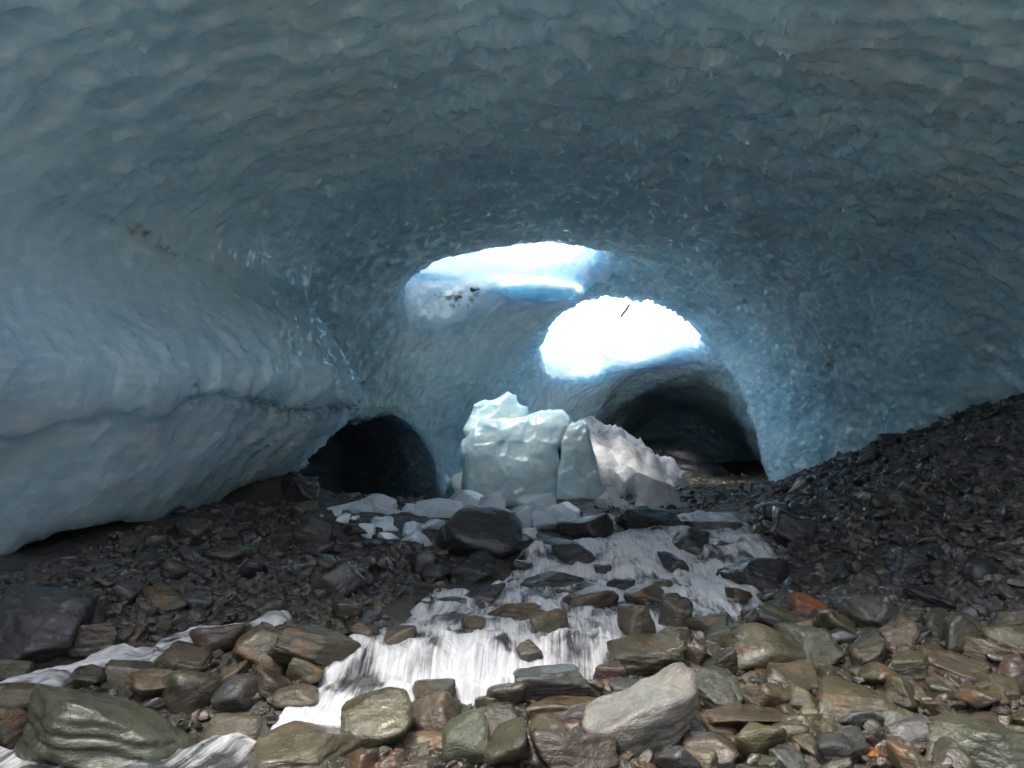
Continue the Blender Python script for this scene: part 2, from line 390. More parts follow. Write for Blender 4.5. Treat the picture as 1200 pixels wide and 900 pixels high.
def surface(V):
    """naive surface nets"""
    S = V < 0
    n0, n1, n2 = V.shape
    cnt = np.zeros((n0 - 1, n1 - 1, n2 - 1), np.int8)
    cs = [(i, j, k) for i in (0, 1) for j in (0, 1) for k in (0, 1)]
    for i, j, k in cs: cnt += S[i:n0 - 1 + i, j:n1 - 1 + j, k:n2 - 1 + k]
    act = np.argwhere((cnt > 0) & (cnt < 8)); del cnt
    ids = np.full((n0 - 1, n1 - 1, n2 - 1), -1, np.int32); ids[act[:, 0], act[:, 1], act[:, 2]] = np.arange(len(act))
    c = {q: V[act[:, 0] + q[0], act[:, 1] + q[1], act[:, 2] + q[2]] for q in cs}
    acc = np.zeros((len(act), 3), np.float32); num = np.zeros(len(act), np.float32)
    for a in cs:
        for axn in range(3):
            if a[axn]: continue
            b = list(a); b[axn] = 1; b = tuple(b)
            va, vb = c[a], c[b]; m = (va < 0) != (vb < 0)
            t = np.where(m, va / np.where(m, va - vb, 1), 0)
            pos = np.repeat(np.array([a], np.float32), len(act), 0); pos[:, axn] = t
            acc[m] += pos[m]; num[m] += 1
    loc = (acc / num[:, None] + act) * STEP + np.array((ax[0], ay[0], az[0]), np.float32)
    F_ = []
    for axn in range(3):
        o1, o2 = (axn + 1) % 3, (axn + 2) % 3
        A = np.take(S, range(V.shape[axn] - 1), axn); B = np.take(S, range(1, V.shape[axn]), axn)
        e = np.argwhere(A != B); e = e[(e[:, o1] > 0) & (e[:, o2] > 0) & (e[:, o1] < V.shape[o1] - 1) & (e[:, o2] < V.shape[o2] - 1)]
        inside = A[e[:, 0], e[:, 1], e[:, 2]]
        def cid(d1, d2):
            q = e.copy(); q[:, o1] += d1; q[:, o2] += d2; return ids[q[:, 0], q[:, 1], q[:, 2]]
        q = np.stack([cid(-1, -1), cid(0, -1), cid(0, 0), cid(-1, 0)], 1)
        q[~inside] = q[~inside][:, ::-1]; F_.append(q)
    return loc, np.concatenate(F_)
gv, gf = surface(field())
tmp = mesh_obj('tmp', gv, gf); md = tmp.modifiers.new('s', 'SUBSURF'); md.levels = md.render_levels = 1; md.quality = 1
dg = bpy.context.evaluated_depsgraph_get(); ev = tmp.evaluated_get(dg); em = ev.to_mesh()
nv = len(em.vertices); co = np.empty(nv * 3, np.float32); em.vertices.foreach_get('co', co); co = co.reshape(-1, 3)
no = np.empty(nv * 3, np.float32); em.vertex_normals.foreach_get('vector', no); no = no.reshape(-1, 3)
fc = np.empty(len(em.loops), np.int32); em.loops.foreach_get('vertex_index', fc); fc = fc.reshape(-1, 4)
ev.to_mesh_clear(); tm = tmp.data; bpy.data.objects.remove(tmp); bpy.data.meshes.remove(tm)
print('glacier verts', nv)
x, y, z = co.T
inner = ~((no[:, 2] > .3) & (z > 5.2)) & (y > 5.4 - .8 * np.clip(np.abs(x - .3) - 4.0, 0, 8))
leftw = smooth(-1.5, -4.5, x) * smooth(5.6, 3.8, z)                  # the smooth left wall
# broad swells
d = .16 * fbm(co * (.42, .42, .6), 3, 3)
# melt scallops: cupped cells that overlap like scales, crests across the draught
wq = co + .10 * np.stack([vnoise(co * 1.7, 81), vnoise(co * 1.7, 82), vnoise(co * 1.7, 83)], 1)
big = smooth(13, 5, y)
def scal(scale, s):
    b1, b2, vec, rid = cells(wq * scale, s); sb1 = np.sqrt(b1); edge = np.sqrt(b2) - sb1
    return (-.55 * (1 - np.clip(b1, 0, 1)) - .42 * vec[:, 1] + .25 * (rid - .5)) * smooth(0, .055, edge) , edge
c1, e1 = scal(np.array((1.55, 2.9, 2.3)), 1)
c2, e2 = scal(np.array((3.0, 5.6, 4.2)), 2)
c0, e0 = scal(np.array((.8, 1.5, 1.2)), 3)
am = smooth(-.45, .25, vnoise(co * .5, 84)) * .4 + .6
am = am * (1 - .5 * smooth(.5, -2.5, x) * smooth(11, 7.5, y))
am = am * (.30 + .70 * np.minimum(smooth(1.6, 3.0, np.hypot(x + .6, (y - 17.3) * 1.2) - .0), smooth(1.6, 3.0, np.hypot(x - 2.6, (y - 21.0) * 1.2))))
d += .20 * (1 - leftw) * am * c0 * smooth(-.2, .4, vnoise(co * .37, 88)) * (.4 + .6 * big)
d += (1 - leftw) * am * (.36 * c1 * (.30 + .70 * big) + .22 * c2 * (1 - .45 * big)) + leftw * (.045 * c1 + .028 * c2 + .035 * fbm(co * (1.6, 1.6, .5), 3, 97))
# a sheet of the left wall has flaked away below a jagged line; a crack runs under it to the lip
zl = np.interp(y, [5, 8, 9.2, 10.2, 11.2, 12.5], [2.15, 2.0, 2.2, 2.45, 2.75, 2.9]) + .10 * vnoise(co * (0, 2.2, 0), 90) + .05 * vnoise(co * (0, 7, 0), 91)
lw = smooth(-2.6, -3.4, x) * smooth(14, 12, y) * smooth(3.6, 4.6, y)
d += np.where(no[:, 0] > .2, lw * (.10 * smooth(zl - .04, zl + .04, z) * smooth(zl + 1.3, zl + .3, z)), 0)
zk = 2.25 + .08 * vnoise(co * (.8, 1.1, 0), 92); lk = smooth(-1.6, -2.4, x) * smooth(14, 13, y) * smooth(8.8, 10, y)
ck = np.exp(-((z - zk) / .06) ** 2) * lk
d -= .10 * ck
edge_fade = smooth(-.9, -.3, z)
co = co + no * (d * np.where(inner, 1, .25) * edge_fade)[:, None]
# stains with their own place: the crack, two streaks and broad silt patches in the roof
dirt = .8 * np.exp(-((z - zk) / .10) ** 2) * lk * smooth(-.3, .4, vnoise(co * 2, 93))
def streak(a, b, w):
    a, b = np.array(a), np.array(b); e = b - a; t = np.clip(((co - a) @ e) / (e @ e), 0, 1)
    q = co - a - t[:, None] * e; return np.exp(-((q * q).sum(1)) / w ** 2) * (.35 + .65 * smooth(0, .5, t))
dirt += .42 * smooth(.0, .7, vnoise(co * (.33, .5, .4), 95)) * smooth(-.2, .9, fbm(co * 1.4, 3, 96)) * smooth(-3, 1, x)
snow = smooth(.35, .75, no[:, 2]) * smooth(4.4, 5.4, z)
snow = np.maximum(snow, smooth(.25, -.5, no[:, 1]) * 0)
GL = mesh_obj('glacier', co, fc, ICE, attrs={'dirt': np.clip(dirt, 0, 1), 'snow': snow})
bpy.context.view_layer.update()
def on_ice(px, py):
    h, loc, n_, i_ = GL.ray_cast(Vector(CAM), Vector(ray(px, py)).normalized()); return np.array(loc)
st = np.zeros(len(co), np.float32)
nz = fbm(co * 3.1, 3, 98); nz2 = fbm(co * (9, 9, 9), 2, 99)
for (a, b, w_, amt) in (((988, 398), (935, 488), .13, .8), ((1000, 380), (985, 402), .07, .7), ((1075, 575), (1000, 545), .10, .6), ((145, 262), (205, 294), .07, 1.0), ((60, 238), (145, 262), .05, .5), ((205, 294), (260, 316), .04, .5),
                        ((215, 448), (300, 468), .10, .7), ((300, 468), (415, 478), .05, 1.0), ((742, 0), (738, 60), .06, .7), ((470, 345), (430, 352), .06, .6), ((830, 395), (860, 360), .16, .4), ((875, 365), (960, 260), .25, .35), ((850, 245), (960, 300), .3, .3)):
    A, B = on_ice(*a), on_ice(*b); e = B - A; t_ = np.clip(((co - A) @ e) / (e @ e), 0, 1); q = co - A - t_[:, None] * e
    dd = np.sqrt((q * q).sum(1)) + .35 * w_ * nz; st = np.maximum(st, amt * smooth(w_ * 1.6, w_ * .2, dd) * smooth(-.35, .35, nz2 + .3 * nz))
for (a, r_, amt) in (((538, 347), .42, 1.0), ((522, 352), .3, .9), ((700, 415), .6, .45), ((660, 405), .5, .4), ((760, 430), .5, .35)):
    A = on_ice(*a); dd = np.sqrt(((co - A) ** 2 * np.array((.6, 1, 2.2))).sum(1)); st = np.maximum(st, amt * smooth(r_, r_ * .3, dd + .25 * nz) * smooth(.0, .25, nz2))
dirt = np.clip(np.maximum(dirt, st), 0, 1).astype(np.float32); GL.data.attributes['dirt'].data.foreach_set('value', dirt)
tag(GL, 'blue glacier ice hollowed into a scalloped cave with two skylights', 'glacier', kind='structure')
# ------------------------------------------------------------------ the stream
def build_water():
    xs = np.arange(-4.6, 4.2, .024); ys = np.arange(3.6, 14.8, .024)
    X, Y = np.meshgrid(xs, ys); wd = water_sd(X, Y) + .10 * noise2(X * 2.6, Y * 2.6, 3, 37)
    left = smooth(.1, -.1, poly_sd(X, Y, LEFTW) - np.minimum(poly_sd(X, Y, MAINW), .3))
    b = base(X, Y); sl = np.abs(np.gradient(b, .024, axis=0)); fall = np.clip(sl / .35, 0, 1)
    u = X + .45 * np.clip(5.6 - Y, 0, 3) + .15 * noise2(X * .8, Y * .8, 2, 31); v = Y + .25 * noise2(X * .9, Y * .9, 2, 32)
    u = np.where(left > .5, Y * 1.1 - .35 * X, u); v = np.where(left > .5, X, v)
    st = noise2(u * 7, v * 1.6, 3, 33); st2 = noise2(u * 22, v * 2.4, 2, 34); lump = noise2(X * 3.3, Y * 3.3, 3, 35)
    act = np.clip(.35 + 1.0 * fall + .5 * left, 0, 1.2)
    z = b + .015 + .05 * left + .03 * smooth(5.5, 5.1, Y) + act * (.060 * st + .020 * st2) + .075 * lump + act * .05 * (np.abs(noise2(X * 5.5, Y * 5.5, 3, 38)) - .25) + (.2 + fall) * .012 * noise2(u * 38, v * 3.0, 2, 39)
    dome = np.zeros_like(X)
    for px, py, r, h in ((520, 760, .17, .10), (495, 782, .16, .09), (560, 772, .15, .08), (590, 758, .16, .10), (665, 760, .20, .13), (700, 752, .16, .09), 
                         (620, 648, .28, .10), (735, 652, .30, .12), (790, 640, .3, .12), (840, 645, .3, .10), (870, 636, .25, .1), (690, 690, .2, .05), (590, 695, .2, .05), (530, 720, .2, .06), (760, 715, .15, .08), (200, 748, .2, .05), (130, 772, .2, .05)):
        c = px_ground(px, py); q = ((X - c[0]) ** 2 + (Y - c[1]) ** 2) / r ** 2
        z = z + h * np.exp(-q * 1.4); dome = np.maximum(dome, np.exp(-(((X - c[0]) / r) ** 2 + ((Y - c[1] + .7 * r) / (.75 * r)) ** 2) * 1.6))
    z = z - .30 * smooth(-.16, .14, wd)
    foam = .52 + .14 * fall + .16 * smooth(6.7, 7.2, Y) - .10 * left + .22 * noise2(X * 1.3, Y * 1.3, 3, 36) - .30 * dome
    foam = foam + .22 * smooth(7.0, 6.4, Y) * smooth(4.9, 5.6, Y) + .18 * smooth(8.9, 9.5, Y)
    foam = foam - .04 * smooth(8.9, 8.0, Y) * smooth(6.7, 7.2, Y) * (1 - left) - .22 * smooth(5.2, 4.7, Y) * smooth(-1.2, -2.2, X)
    c = px_ground(388, 778); foam = foam + .4 * np.exp(-((X - c[0]) ** 2 + (Y - c[1]) ** 2) / .3 ** 2)
    foam = foam - .25 * smooth(-.03, .05, wd)
    keep = wd < .16
    idx = -np.ones(X.shape, int); fq = grid_faces(len(xs), len(ys)); fq = fq[keep.ravel()[fq].all(1)]
    us = np.unique(fq); remap = np.zeros(X.size, int); remap[us] = np.arange(len(us))
    P = np.stack([X, Y, z], -1).reshape(-1, 3)[us]
    o = mesh_obj('water', P, remap[fq], WATER, attrs={'flow_u': u.ravel()[us], 'flow_v': v.ravel()[us], 'foam': foam.ravel()[us], 'fall': fall.ravel()[us]})
    tag(o, 'white meltwater stream tumbling over steps of rock', 'water', kind='structure')
build_water()

# ------------------------------------------------------------------ rocks
def ico(n):
    import bmesh
    bm = bmesh.new(); bmesh.ops.create_icosphere(bm, subdivisions=n, radius=1)
    v = np.array([q.co[:] for q in bm.verts], np.float32); f = np.array([[l.index for l in q.verts] for q in bm.faces], np.int32); bm.free()
    return v / np.linalg.norm(v, axis=1, keepdims=True), f
ICO = {n: ico(n) for n in (2, 3, 4, 5)}
STYLE = {'r': (14, 12, .74), 'a': (12, 34, .58), 's': (11, 40, .55), 'c': (9, 60, .52), 'i': (9, 160, .50)}       # planes, edge sharpness, least plane distance
def rock_shape(seed, style='a', level=4, rough=1.0, r=(1, 1, 1)):
    """a stone cut by random planes with worn edges; scaled to half sizes r"""
    g = np.random.default_rng(seed); v, f = ICO[level]
    n, pw, lo = STYLE[style]
    N = g.normal(size=(n, 3)); N /= np.linalg.norm(N, axis=1, keepdims=True); h = g.uniform(lo, 1, n)
    if style == 's': N = np.concatenate([N, [(.08, .05, 1), (-.1, .1, -1)]]); h = np.append(h, (.62, .62))
    N = np.concatenate([N, [(0, 0, -1), (1, 0, 0), (-1, 0, 0), (0, 1, 0), (0, -1, 0), (0, 0, 1)]]); h = np.append(h, [1.1] * 6)
    q = np.maximum(v @ N.T, 0) / h
    rad = (q ** pw).sum(1) ** (-1 / pw)
    p = v * rad[:, None]
    lo_, hi_ = p.min(0), p.max(0); p = (p - (lo_ + hi_) / 2) / ((hi_ - lo_) / 2)
    if level >= 3:
        k = seed % 97
        p = p * (1 + rough * (.10 * fbm(p * 1.3 + k, 2, 7) + .045 * fbm(p * 3.6 + k, 3, 8))[:, None])
        if style != 'r':                                                                   # ledges along the bedding
            tl = np.array((.25, -.15, 1.0)); t = (p @ tl) * 3.2 + .5 * fbm(p * 1.6 + k, 2, 9); t = t - np.floor(t)
            p = p * (1 + rough * .035 * (smooth(.0, .18, t) - smooth(.55, 1, t)))[:, None]
        lo_, hi_ = p.min(0), p.max(0); p = (p - (lo_ + hi_) / 2) / ((hi_ - lo_) / 2)
    return p * np.array(r), f

C = dict(olive=(.100, .088, .046), dkolive=(.060, .054, .032), brown=(.098, .074, .046), grey=(.070, .071, .068), dark=(.034, .035, .038), pale=(.235, .228, .190),
         tan=(.135, .108, .062), rust=(.30, .115, .03), green=(.085, .092, .058), red=(.115, .072, .054))
def warm_of(name): return {'dark': .05, 'grey': .25, 'pale': .5, 'green': .4}.get(name, 1.0)
ROCKS = []          # (x, y, radius, short name)
def put_rock(name, label, c, r, rot, col, style, seed, level, group, short=None, rough=1.0):
    p, f = rock_shape(seed, style, level, rough, r)
    o = mesh_obj(name, p, f, ROCK, smooth_shade=True)
    o.location = c; o.rotation_euler = rot; j = RNG.uniform(.85, 1.15)
    cc = C[col]; o.color = (cc[0] * j, cc[1] * j, cc[2] * j * RNG.uniform(.92, 1.08), warm_of(col))
    tag(o, label, 'rock' if name != 'boulder' else 'boulder', group)
    ROCKS.append((c[0], c[1], max(r[0], r[1]), short))
    return o

# pixel box in the photograph (centre x, centre y, width, height), colour, roll, style, label, short name
HERO = [
 (145, 850, 190, 92, 'green', -2, 'a', 'huge smooth greenish boulder lying in the bottom left of the stream', 'huge greenish boulder'),
 (30, 828, 74, 48, 'tan', -4, 's', 'flat slab with a rusty tan edge beside the huge greenish boulder', 'rusty edged slab'),
 (98, 799, 50, 34, 'dkolive', 5, 'a', 'dark angular rock standing in the left arm of white water', 'dark rock in the left water arm'),
 (150, 792, 52, 28, 'olive', -8, 's', 'low olive slab between the left water arm and the orange brown rock', 'low olive slab'),
 (181, 804, 62, 38, 'tan', 10, 'a', 'orange brown wedge of rock just above the huge greenish boulder', 'orange brown wedge'),
 (211, 780, 64, 34, 'brown', -10, 's', 'grey brown slab tilted against the left arm of white water', 'grey brown tilted slab'),
 (227, 810, 60, 54, 'olive', 25, 'r', 'yellowish olive egg shaped boulder right of the orange brown wedge', 'yellowish egg shaped boulder'),
 (276, 818, 44, 40, 'grey', 0, 'r', 'rounded grey brown stone right of the yellowish egg shaped boulder', 'rounded grey brown stone'),
 (259, 749, 56, 32, 'brown', 4, 'r', 'dark brown rounded rock at the right end of the left water arm', 'dark brown rounded rock'),
 (38, 880, 46, 26, 'brown', 0, 'r', 'rounded brown stone under the rusty edged slab at the bottom left', 'rounded stone at the bottom left'),
 (14, 856, 44, 52, 'dkolive', 15, 'a', 'dark blocky rock below the rusty edged slab', 'dark blocky rock'),
 (36, 742, 98, 82, 'dark', -9, 'c', 'dark fractured outcrop of rock at the left edge above the water', 'dark fractured outcrop'),
 (96, 719, 50, 34, 'dkolive', 8, 'r', 'rounded olive brown boulder right of the dark fractured outcrop', 'rounded olive brown boulder'),
 (114, 750, 62, 38, 'dkolive', 12, 'a', 'broad dark olive rock dipping into the left arm of white water', 'broad dark olive rock'),
 (150, 699, 29, 29, 'grey', 0, 'a', 'grey blocky stone on the left bank above the rounded olive brown boulder', 'grey blocky stone'),
 (12, 788, 46, 32, 'olive', 0, 's', 'flat olive rock at the left edge below the dark fractured outcrop', 'flat olive rock'),
 (276, 862, 60, 44, 'olive', 0, 'r', 'olive boulder half drowned in the outflow right of the huge greenish boulder', 'half drowned boulder'),
 (307, 762, 62, 46, 'olive', 5, 'r', 'rounded olive brown boulder left of the broad olive slab by the main cascade', 'olive brown boulder by the cascade'),
 (371, 763, 82, 44, 'olive', -12, 's', 'broad olive slab leaning beside the left end of the main cascade', 'broad olive slab'),
 (316, 803, 52, 28, 'brown', -20, 's', 'brown wedge shaped slab in front of the olive brown boulder', 'brown wedge shaped slab'),
 (347, 814, 48, 22, 'tan', 0, 'r', 'pale brown flat rock where the cascade meets its pool', 'pale brown flat rock'),
 (359, 788, 36, 28, 'olive', -25, 'a', 'small olive rock leaning under the broad olive slab', 'small olive leaning rock'),
 (428, 743, 32, 26, 'brown', 0, 'r', 'rust brown stone at the upper left corner of the main cascade', 'rust brown stone'),
 (470, 745, 34, 24, 'tan', 0, 'r', 'orange brown stone poking out at the brink of the main cascade', 'orange brown stone at the brink'),
 (408, 717, 36, 24, 'tan', -10, 's', 'tan layered stone on the spit above the broad olive slab', 'tan layered stone'),
 (362, 886, 118, 66, 'olive', 12, 'a', 'large angular olive boulder at the bottom edge left of the smooth yellowish one', 'large angular olive boulder'),
 (444, 855, 80, 66, 'olive', 15, 'r', 'big smooth yellowish boulder right of the white outflow', 'big smooth yellowish boulder'),
 (510, 846, 54, 56, 'brown', 10, 'a', 'pointed brown rock right of the big smooth yellowish boulder', 'pointed brown rock'),
 (497, 868, 54, 26, 'tan', 0, 'r', 'golden tan stone in front of the pointed brown rock', 'golden tan stone'),
 (547, 876, 58, 62, 'green', 12, 'r', 'greenish egg shaped boulder at the bottom edge right of the golden tan stone', 'greenish egg shaped boulder'),
 (595, 817, 46, 30, 'dkolive', 10, 'r', 'rounded dark stone below the main cascade', 'rounded dark stone'),
 (571, 828, 26, 24, 'tan', 0, 'a', 'little tan stone left of the rounded dark stone', 'little tan stone'),
 (648, 802, 82, 40, 'grey', 6, 's', 'dark grey layered slab at the foot of the right end of the cascade', 'grey layered slab'),
 (662, 832, 84, 34, 'olive', 4, 's', 'long olive slab in front of the grey layered slab', 'long olive slab'),
 (756, 852, 122, 98, 'pale', 10, 'a', 'large pale grey boulder, by far the palest stone of the foreground', 'large pale boulder'),
 (673, 884, 92, 62, 'brown', 0, 'a', 'brown pyramid shaped boulder left of the large pale boulder', 'brown pyramid boulder'),
 (642, 862, 38, 34, 'tan', -15, 'a', 'tan green triangular stone left of the brown pyramid boulder', 'tan triangular stone'),
 (680, 844, 54, 34, 'grey', 8, 'a', 'grey angular stone behind the brown pyramid shaped boulder', 'grey angular stone'),
 (582, 850, 58, 38, 'dkolive', 10, 'a', 'dark brown block behind the greenish egg shaped boulder', 'dark brown block'),
 (715, 792, 36, 32, 'red', 30, 'a', 'pinkish grey stone above the large pale boulder', 'pinkish grey stone'),
 (760, 769, 88, 42, 'olive', 0, 's', 'olive block with a flat wet top above the large pale boulder', 'olive block with a wet top'),
 (645, 735, 40, 36, 'olive', 10, 'a', 'golden olive rock standing alone in the middle of the rapids', 'golden olive rock'),
 (555, 735, 26, 24, 'olive', 0, 'r', 'small olive stone in the rapids left of the golden olive rock', 'small olive stone in the rapids'),
 (604, 720, 66, 26, 'dkolive', 4, 's', 'long dark olive rock across the middle of the rapids', 'long dark olive rock'),
 (692, 704, 60, 30, 'brown', 12, 'a', 'dark brown rock right of the long dark olive rock in the rapids', 'dark brown rock in the rapids'),
 (647, 682, 70, 26, 'dark', 0, 'a', 'jagged black rock in the pool below the upper cascade', 'jagged black rock'),
 (757, 702, 46, 28, 'brown', 8, 'a', 'brown rock with a wet white top at the right of the rapids', 'brown rock with a wet top'),
 (747, 732, 40, 42, 'brown', 0, 'a', 'brown block splitting the small fall right of the rapids', 'brown block in the small fall'),
 (791, 721, 38, 42, 'dkolive', 5, 'a', 'dark olive block at the right edge of the small fall', 'dark olive block'),
 (728, 686, 28, 16, 'dark', 0, 'a', 'small black rock below the upper cascade left of the brown rock', 'small black rock'),
 (567, 699, 50, 20, 'dark', 15, 's', 'black wet slab awash left of the jagged black rock', 'black slab awash'),
 (517, 708, 54, 14, 'dkolive', 0, 's', 'low olive ledge awash above the brink of the main cascade', 'low olive ledge'),
 (561, 627, 92, 60, 'dark', -4, 'r', 'big dark boulder in front of the fallen ice chunks', 'big dark boulder'),
 (553, 667, 50, 34, 'dark', 0, 'a', 'dark wet block below the big dark boulder', 'dark block below the big boulder'),
 (494, 660, 36, 24, 'dark', 10, 's', 'dark slab on the bank left of the dark wet block', 'dark slab on the bank'),
 (688, 621, 58, 26, 'dark', 14, 's', 'dark slab at the head of the upper cascade below the ice block', 'dark slab at the cascade head'),
 (673, 649, 46, 30, 'dark', 8, 'a', 'black rock splitting the upper cascade in two', 'black rock splitting the cascade'),
 (757, 607, 66, 30, 'dark', 6, 'a', 'dark boulder with a light wet top in front of the dirty snowbank', 'dark boulder by the snowbank'),
 (808, 639, 52, 34, 'dark', 20, 'a', 'black rock in the right part of the upper cascade', 'black rock in the upper cascade'),
 (788, 661, 34, 22, 'dark', -15, 'a', 'small black rock under the right part of the upper cascade', 'small black rock under the cascade'),
 (833, 617, 60, 13, 'grey', 0, 's', 'flat grey slabby stone lying across the top of the stream', 'flat grey slab at the top'),
 (884, 674, 74, 40, 'dark', -10, 'a', 'broad black rock where the right scree meets the stream', 'broad black rock'),
 (911, 604, 34, 28, 'grey', 0, 'r', 'speckled grey boulder at the upper right edge of the stream', 'speckled grey boulder'),
 (929, 627, 50, 42, 'dark', -20, 'a', 'dark wet boulder below the speckled grey boulder', 'dark boulder under the speckled one'),
 (948, 715, 38, 34, 'rust', -8, 'c', 'bright orange rusty block at the right of the rapids', 'orange rusty block'),
 (893, 762, 84, 54, 'olive', -10, 'r', 'big banded olive brown boulder below the orange rusty block', 'big banded boulder'),
 (956, 764, 70, 48, 'green', -4, 'c', 'flat faced greenish block right of the big banded boulder', 'flat faced greenish block'),
 (900, 722, 52, 34, 'olive', 4, 'a', 'olive rock left of the orange rusty block', 'olive rock by the orange block'),
 (924, 797, 64, 34, 'tan', -4, 'a', 'rusty brown rock under the big banded boulder', 'rusty brown rock'),
 (836, 808, 62, 42, 'green', -5, 'a', 'greenish rock with a shiny face right of the large pale boulder', 'greenish shiny rock'),
 (868, 842, 116, 34, 'brown', -4, 's', 'long brown slab right of the large pale boulder', 'long brown slab'),
 (892, 876, 58, 52, 'olive', 8, 'a', 'olive block at the bottom edge below the long brown slab', 'olive block below the long brown slab'),
 (845, 860, 40, 32, 'brown', 0, 'r', 'rounded brown stone under the long brown slab', 'rounded brown stone'),
 (1002, 825, 118, 44, 'olive', -2, 's', 'wide flat olive slab in the right foreground', 'wide flat olive slab'),
 (1150, 872, 142, 62, 'green', -4, 's', 'very large flat green slab in the bottom right corner', 'very large green slab'),
 (988, 881, 66, 44, 'grey', 10, 'a', 'grey angular block at the bottom edge left of the very large green slab', 'grey angular block'),
 (1030, 726, 68, 52, 'grey', -25, 'a', 'grey angular schist block right of the orange rusty block', 'grey schist block'),
 (1100, 706, 80, 20, 'dark', -19, 's', 'long thin dark slab slanting down at the foot of the right scree', 'long thin dark slab'),
 (1021, 770, 46, 38, 'dkolive', 20, 'a', 'dark layered rock below the grey schist block', 'dark layered rock'),
 (1115, 785, 64, 38, 'brown', -6, 'a', 'brown angular rock just left of the reddish rounded boulder', 'brown angular rock'),
 (1186, 797, 40, 48, 'red', 0, 'r', 'reddish rounded boulder at the right edge', 'reddish boulder'),
 (1120, 746, 48, 44, 'dkolive', 30, 'a', 'dark brown block below the long thin dark slab', 'dark brown block by the slab'),
 (1058, 786, 62, 38, 'olive', 8, 's', 'olive slab left of the brown angular rock near the right edge', 'olive slab on the right'),
 (1022, 884, 34, 14, 'rust', -5, 's', 'small bright orange stone at the bottom right of the foreground', 'small orange stone'),
 (1023, 837, 26, 20, 'tan', 0, 'r', 'small pale brown stone on the front of the wide flat olive slab', 'small pale brown stone'),
 (1066, 862, 44, 32, 'grey', 20, 'r', 'rounded grey stone left of the very large green slab', 'rounded grey stone'),
 (1157, 765, 48, 28, 'tan', -10, 's', 'tan brown slab above the reddish boulder', 'tan brown slab'),
 (789, 819, 42, 36, 'olive', 20, 'r', 'olive rounded stone touching the back of the large pale boulder', 'olive rounded stone'),
 (811, 828, 20, 26, 'red', 0, 'r', 'small reddish stone between the olive rounded stone and the greenish shiny rock', 'small reddish stone'),
 (790, 749, 38, 24, 'olive', 0, 'r', 'small olive rock behind the olive block with a wet top', 'small olive rock'),
 (815, 770, 30, 36, 'tan', 10, 'a', 'upright tan stone left of the big banded boulder', 'upright tan stone'),
 (830, 735, 44, 26, 'dkolive', 8, 'a', 'dark olive rock among trickles of water above the big banded boulder', 'dark olive rock in the trickles'),
 (393, 686, 56, 34, 'grey', 38, 's', 'tilted grey slab standing up on the left bank', 'tilted grey slab'),
 (357, 600, 31, 24, 'tan', 0, 'r', 'pale tan boulder at the mouth of the dark tunnel', 'pale tan boulder'),
 (369, 625, 42, 34, 'grey', -30, 'a', 'grey wedge of rock below the pale tan boulder', 'grey wedge of rock'),
 (446, 667, 30, 24, 'grey', 0, 'a', 'wet grey block on the bank above the tilted grey slab', 'wet grey block'),
 (181, 635, 27, 18, 'pale', -10, 'r', 'pale grey stone under the left ice wall', 'pale grey stone'),
 (220, 653, 24, 20, 'grey', -20, 'r', 'grey oval stone below the pale grey stone on the left bank', 'grey oval stone'),
 (1118, 484, 48, 20, 'dark', 5, 'a', 'dark flat rock on the crest of the right scree', 'dark flat rock on the crest'),
 (1046, 516, 26, 18, 'dark', 10, 'a', 'black stone on the crest against the pale ice', 'black stone on the crest'),
 (1019, 541, 28, 20, 'dark', 30, 'a', 'wet black block lower down the crest of the right scree', 'wet black block'),
 (988, 560, 24, 18, 'grey', 15, 'a', 'grey stone at the lit end of the right scree crest', 'grey stone at the crest end'),
 (942, 571, 30, 16, 'dkolive', 15, 'a', 'brownish rock at the low end of the scree crest', 'brownish rock at the crest end'),
 (1029, 607, 24, 22, 'dark', 0, 'a', 'dark pointed stone halfway up the right scree', 'dark pointed stone'),
 (1060, 601, 32, 20, 'dkolive', 5, 'a', 'olive grey flat stone halfway up the right scree', 'olive grey flat stone'),
 (1063, 659, 40, 30, 'dark', 8, 'c', 'big dark block in the lower part of the right scree', 'big dark block in the scree'),
 (1123, 651, 18, 20, 'grey', 0, 'c', 'upright grey block right of the big dark block in the scree', 'upright grey block'),
 (1010, 686, 38, 26, 'dkolive', -14, 's', 'flat triangular olive stone above the grey schist block', 'flat triangular stone'),
 (418, 622, 40, 14, 'dark', 0, 's', 'low dark slab in front of the ice chunks', 'low dark slab'),
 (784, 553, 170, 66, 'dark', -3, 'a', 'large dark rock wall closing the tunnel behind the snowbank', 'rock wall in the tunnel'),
 (509, 809, 48, 28, 'dkolive', 0, 'r', 'dark olive rock half covered by white water at the foot of the cascade', 'rock at the foot of the cascade'),
 (622, 768, 26, 30, 'dkolive', 15, 'a', 'narrow dark rock parting the right half of the main cascade', 'narrow rock in the cascade'),
 (843, 641, 28, 14, 'dark', 8, 'a', 'little black rock among the trickles at the right end of the upper cascade', 'little black rock'),
 (776, 687, 26, 14, 'dkolive', 0, 'a', 'low dark rock in the white water above the brown rock with a wet top', 'low dark rock'),
 (612, 663, 24, 13, 'dark', -6, 'a', 'small wet black rock at the left foot of the upper cascade', 'small wet black rock'),
 (704, 668, 26, 11, 'dark', 5, 's', 'thin black slab awash at the middle foot of the upper cascade', 'thin black slab awash'),
 (866, 699, 30, 18, 'dkolive', -8, 'a', 'wet dark olive rock just below the broad black rock', 'wet dark olive rock'),
 (662, 697, 26, 12, 'dkolive', 0, 's', 'low wet rock just below the jagged black rock', 'low wet rock'),
 (352, 575, 44, 34, 'dark', -8, 'a', 'dark earthy block under the lip of the left ice wall', 'dark earthy block'),
]
ELEV = PITCH
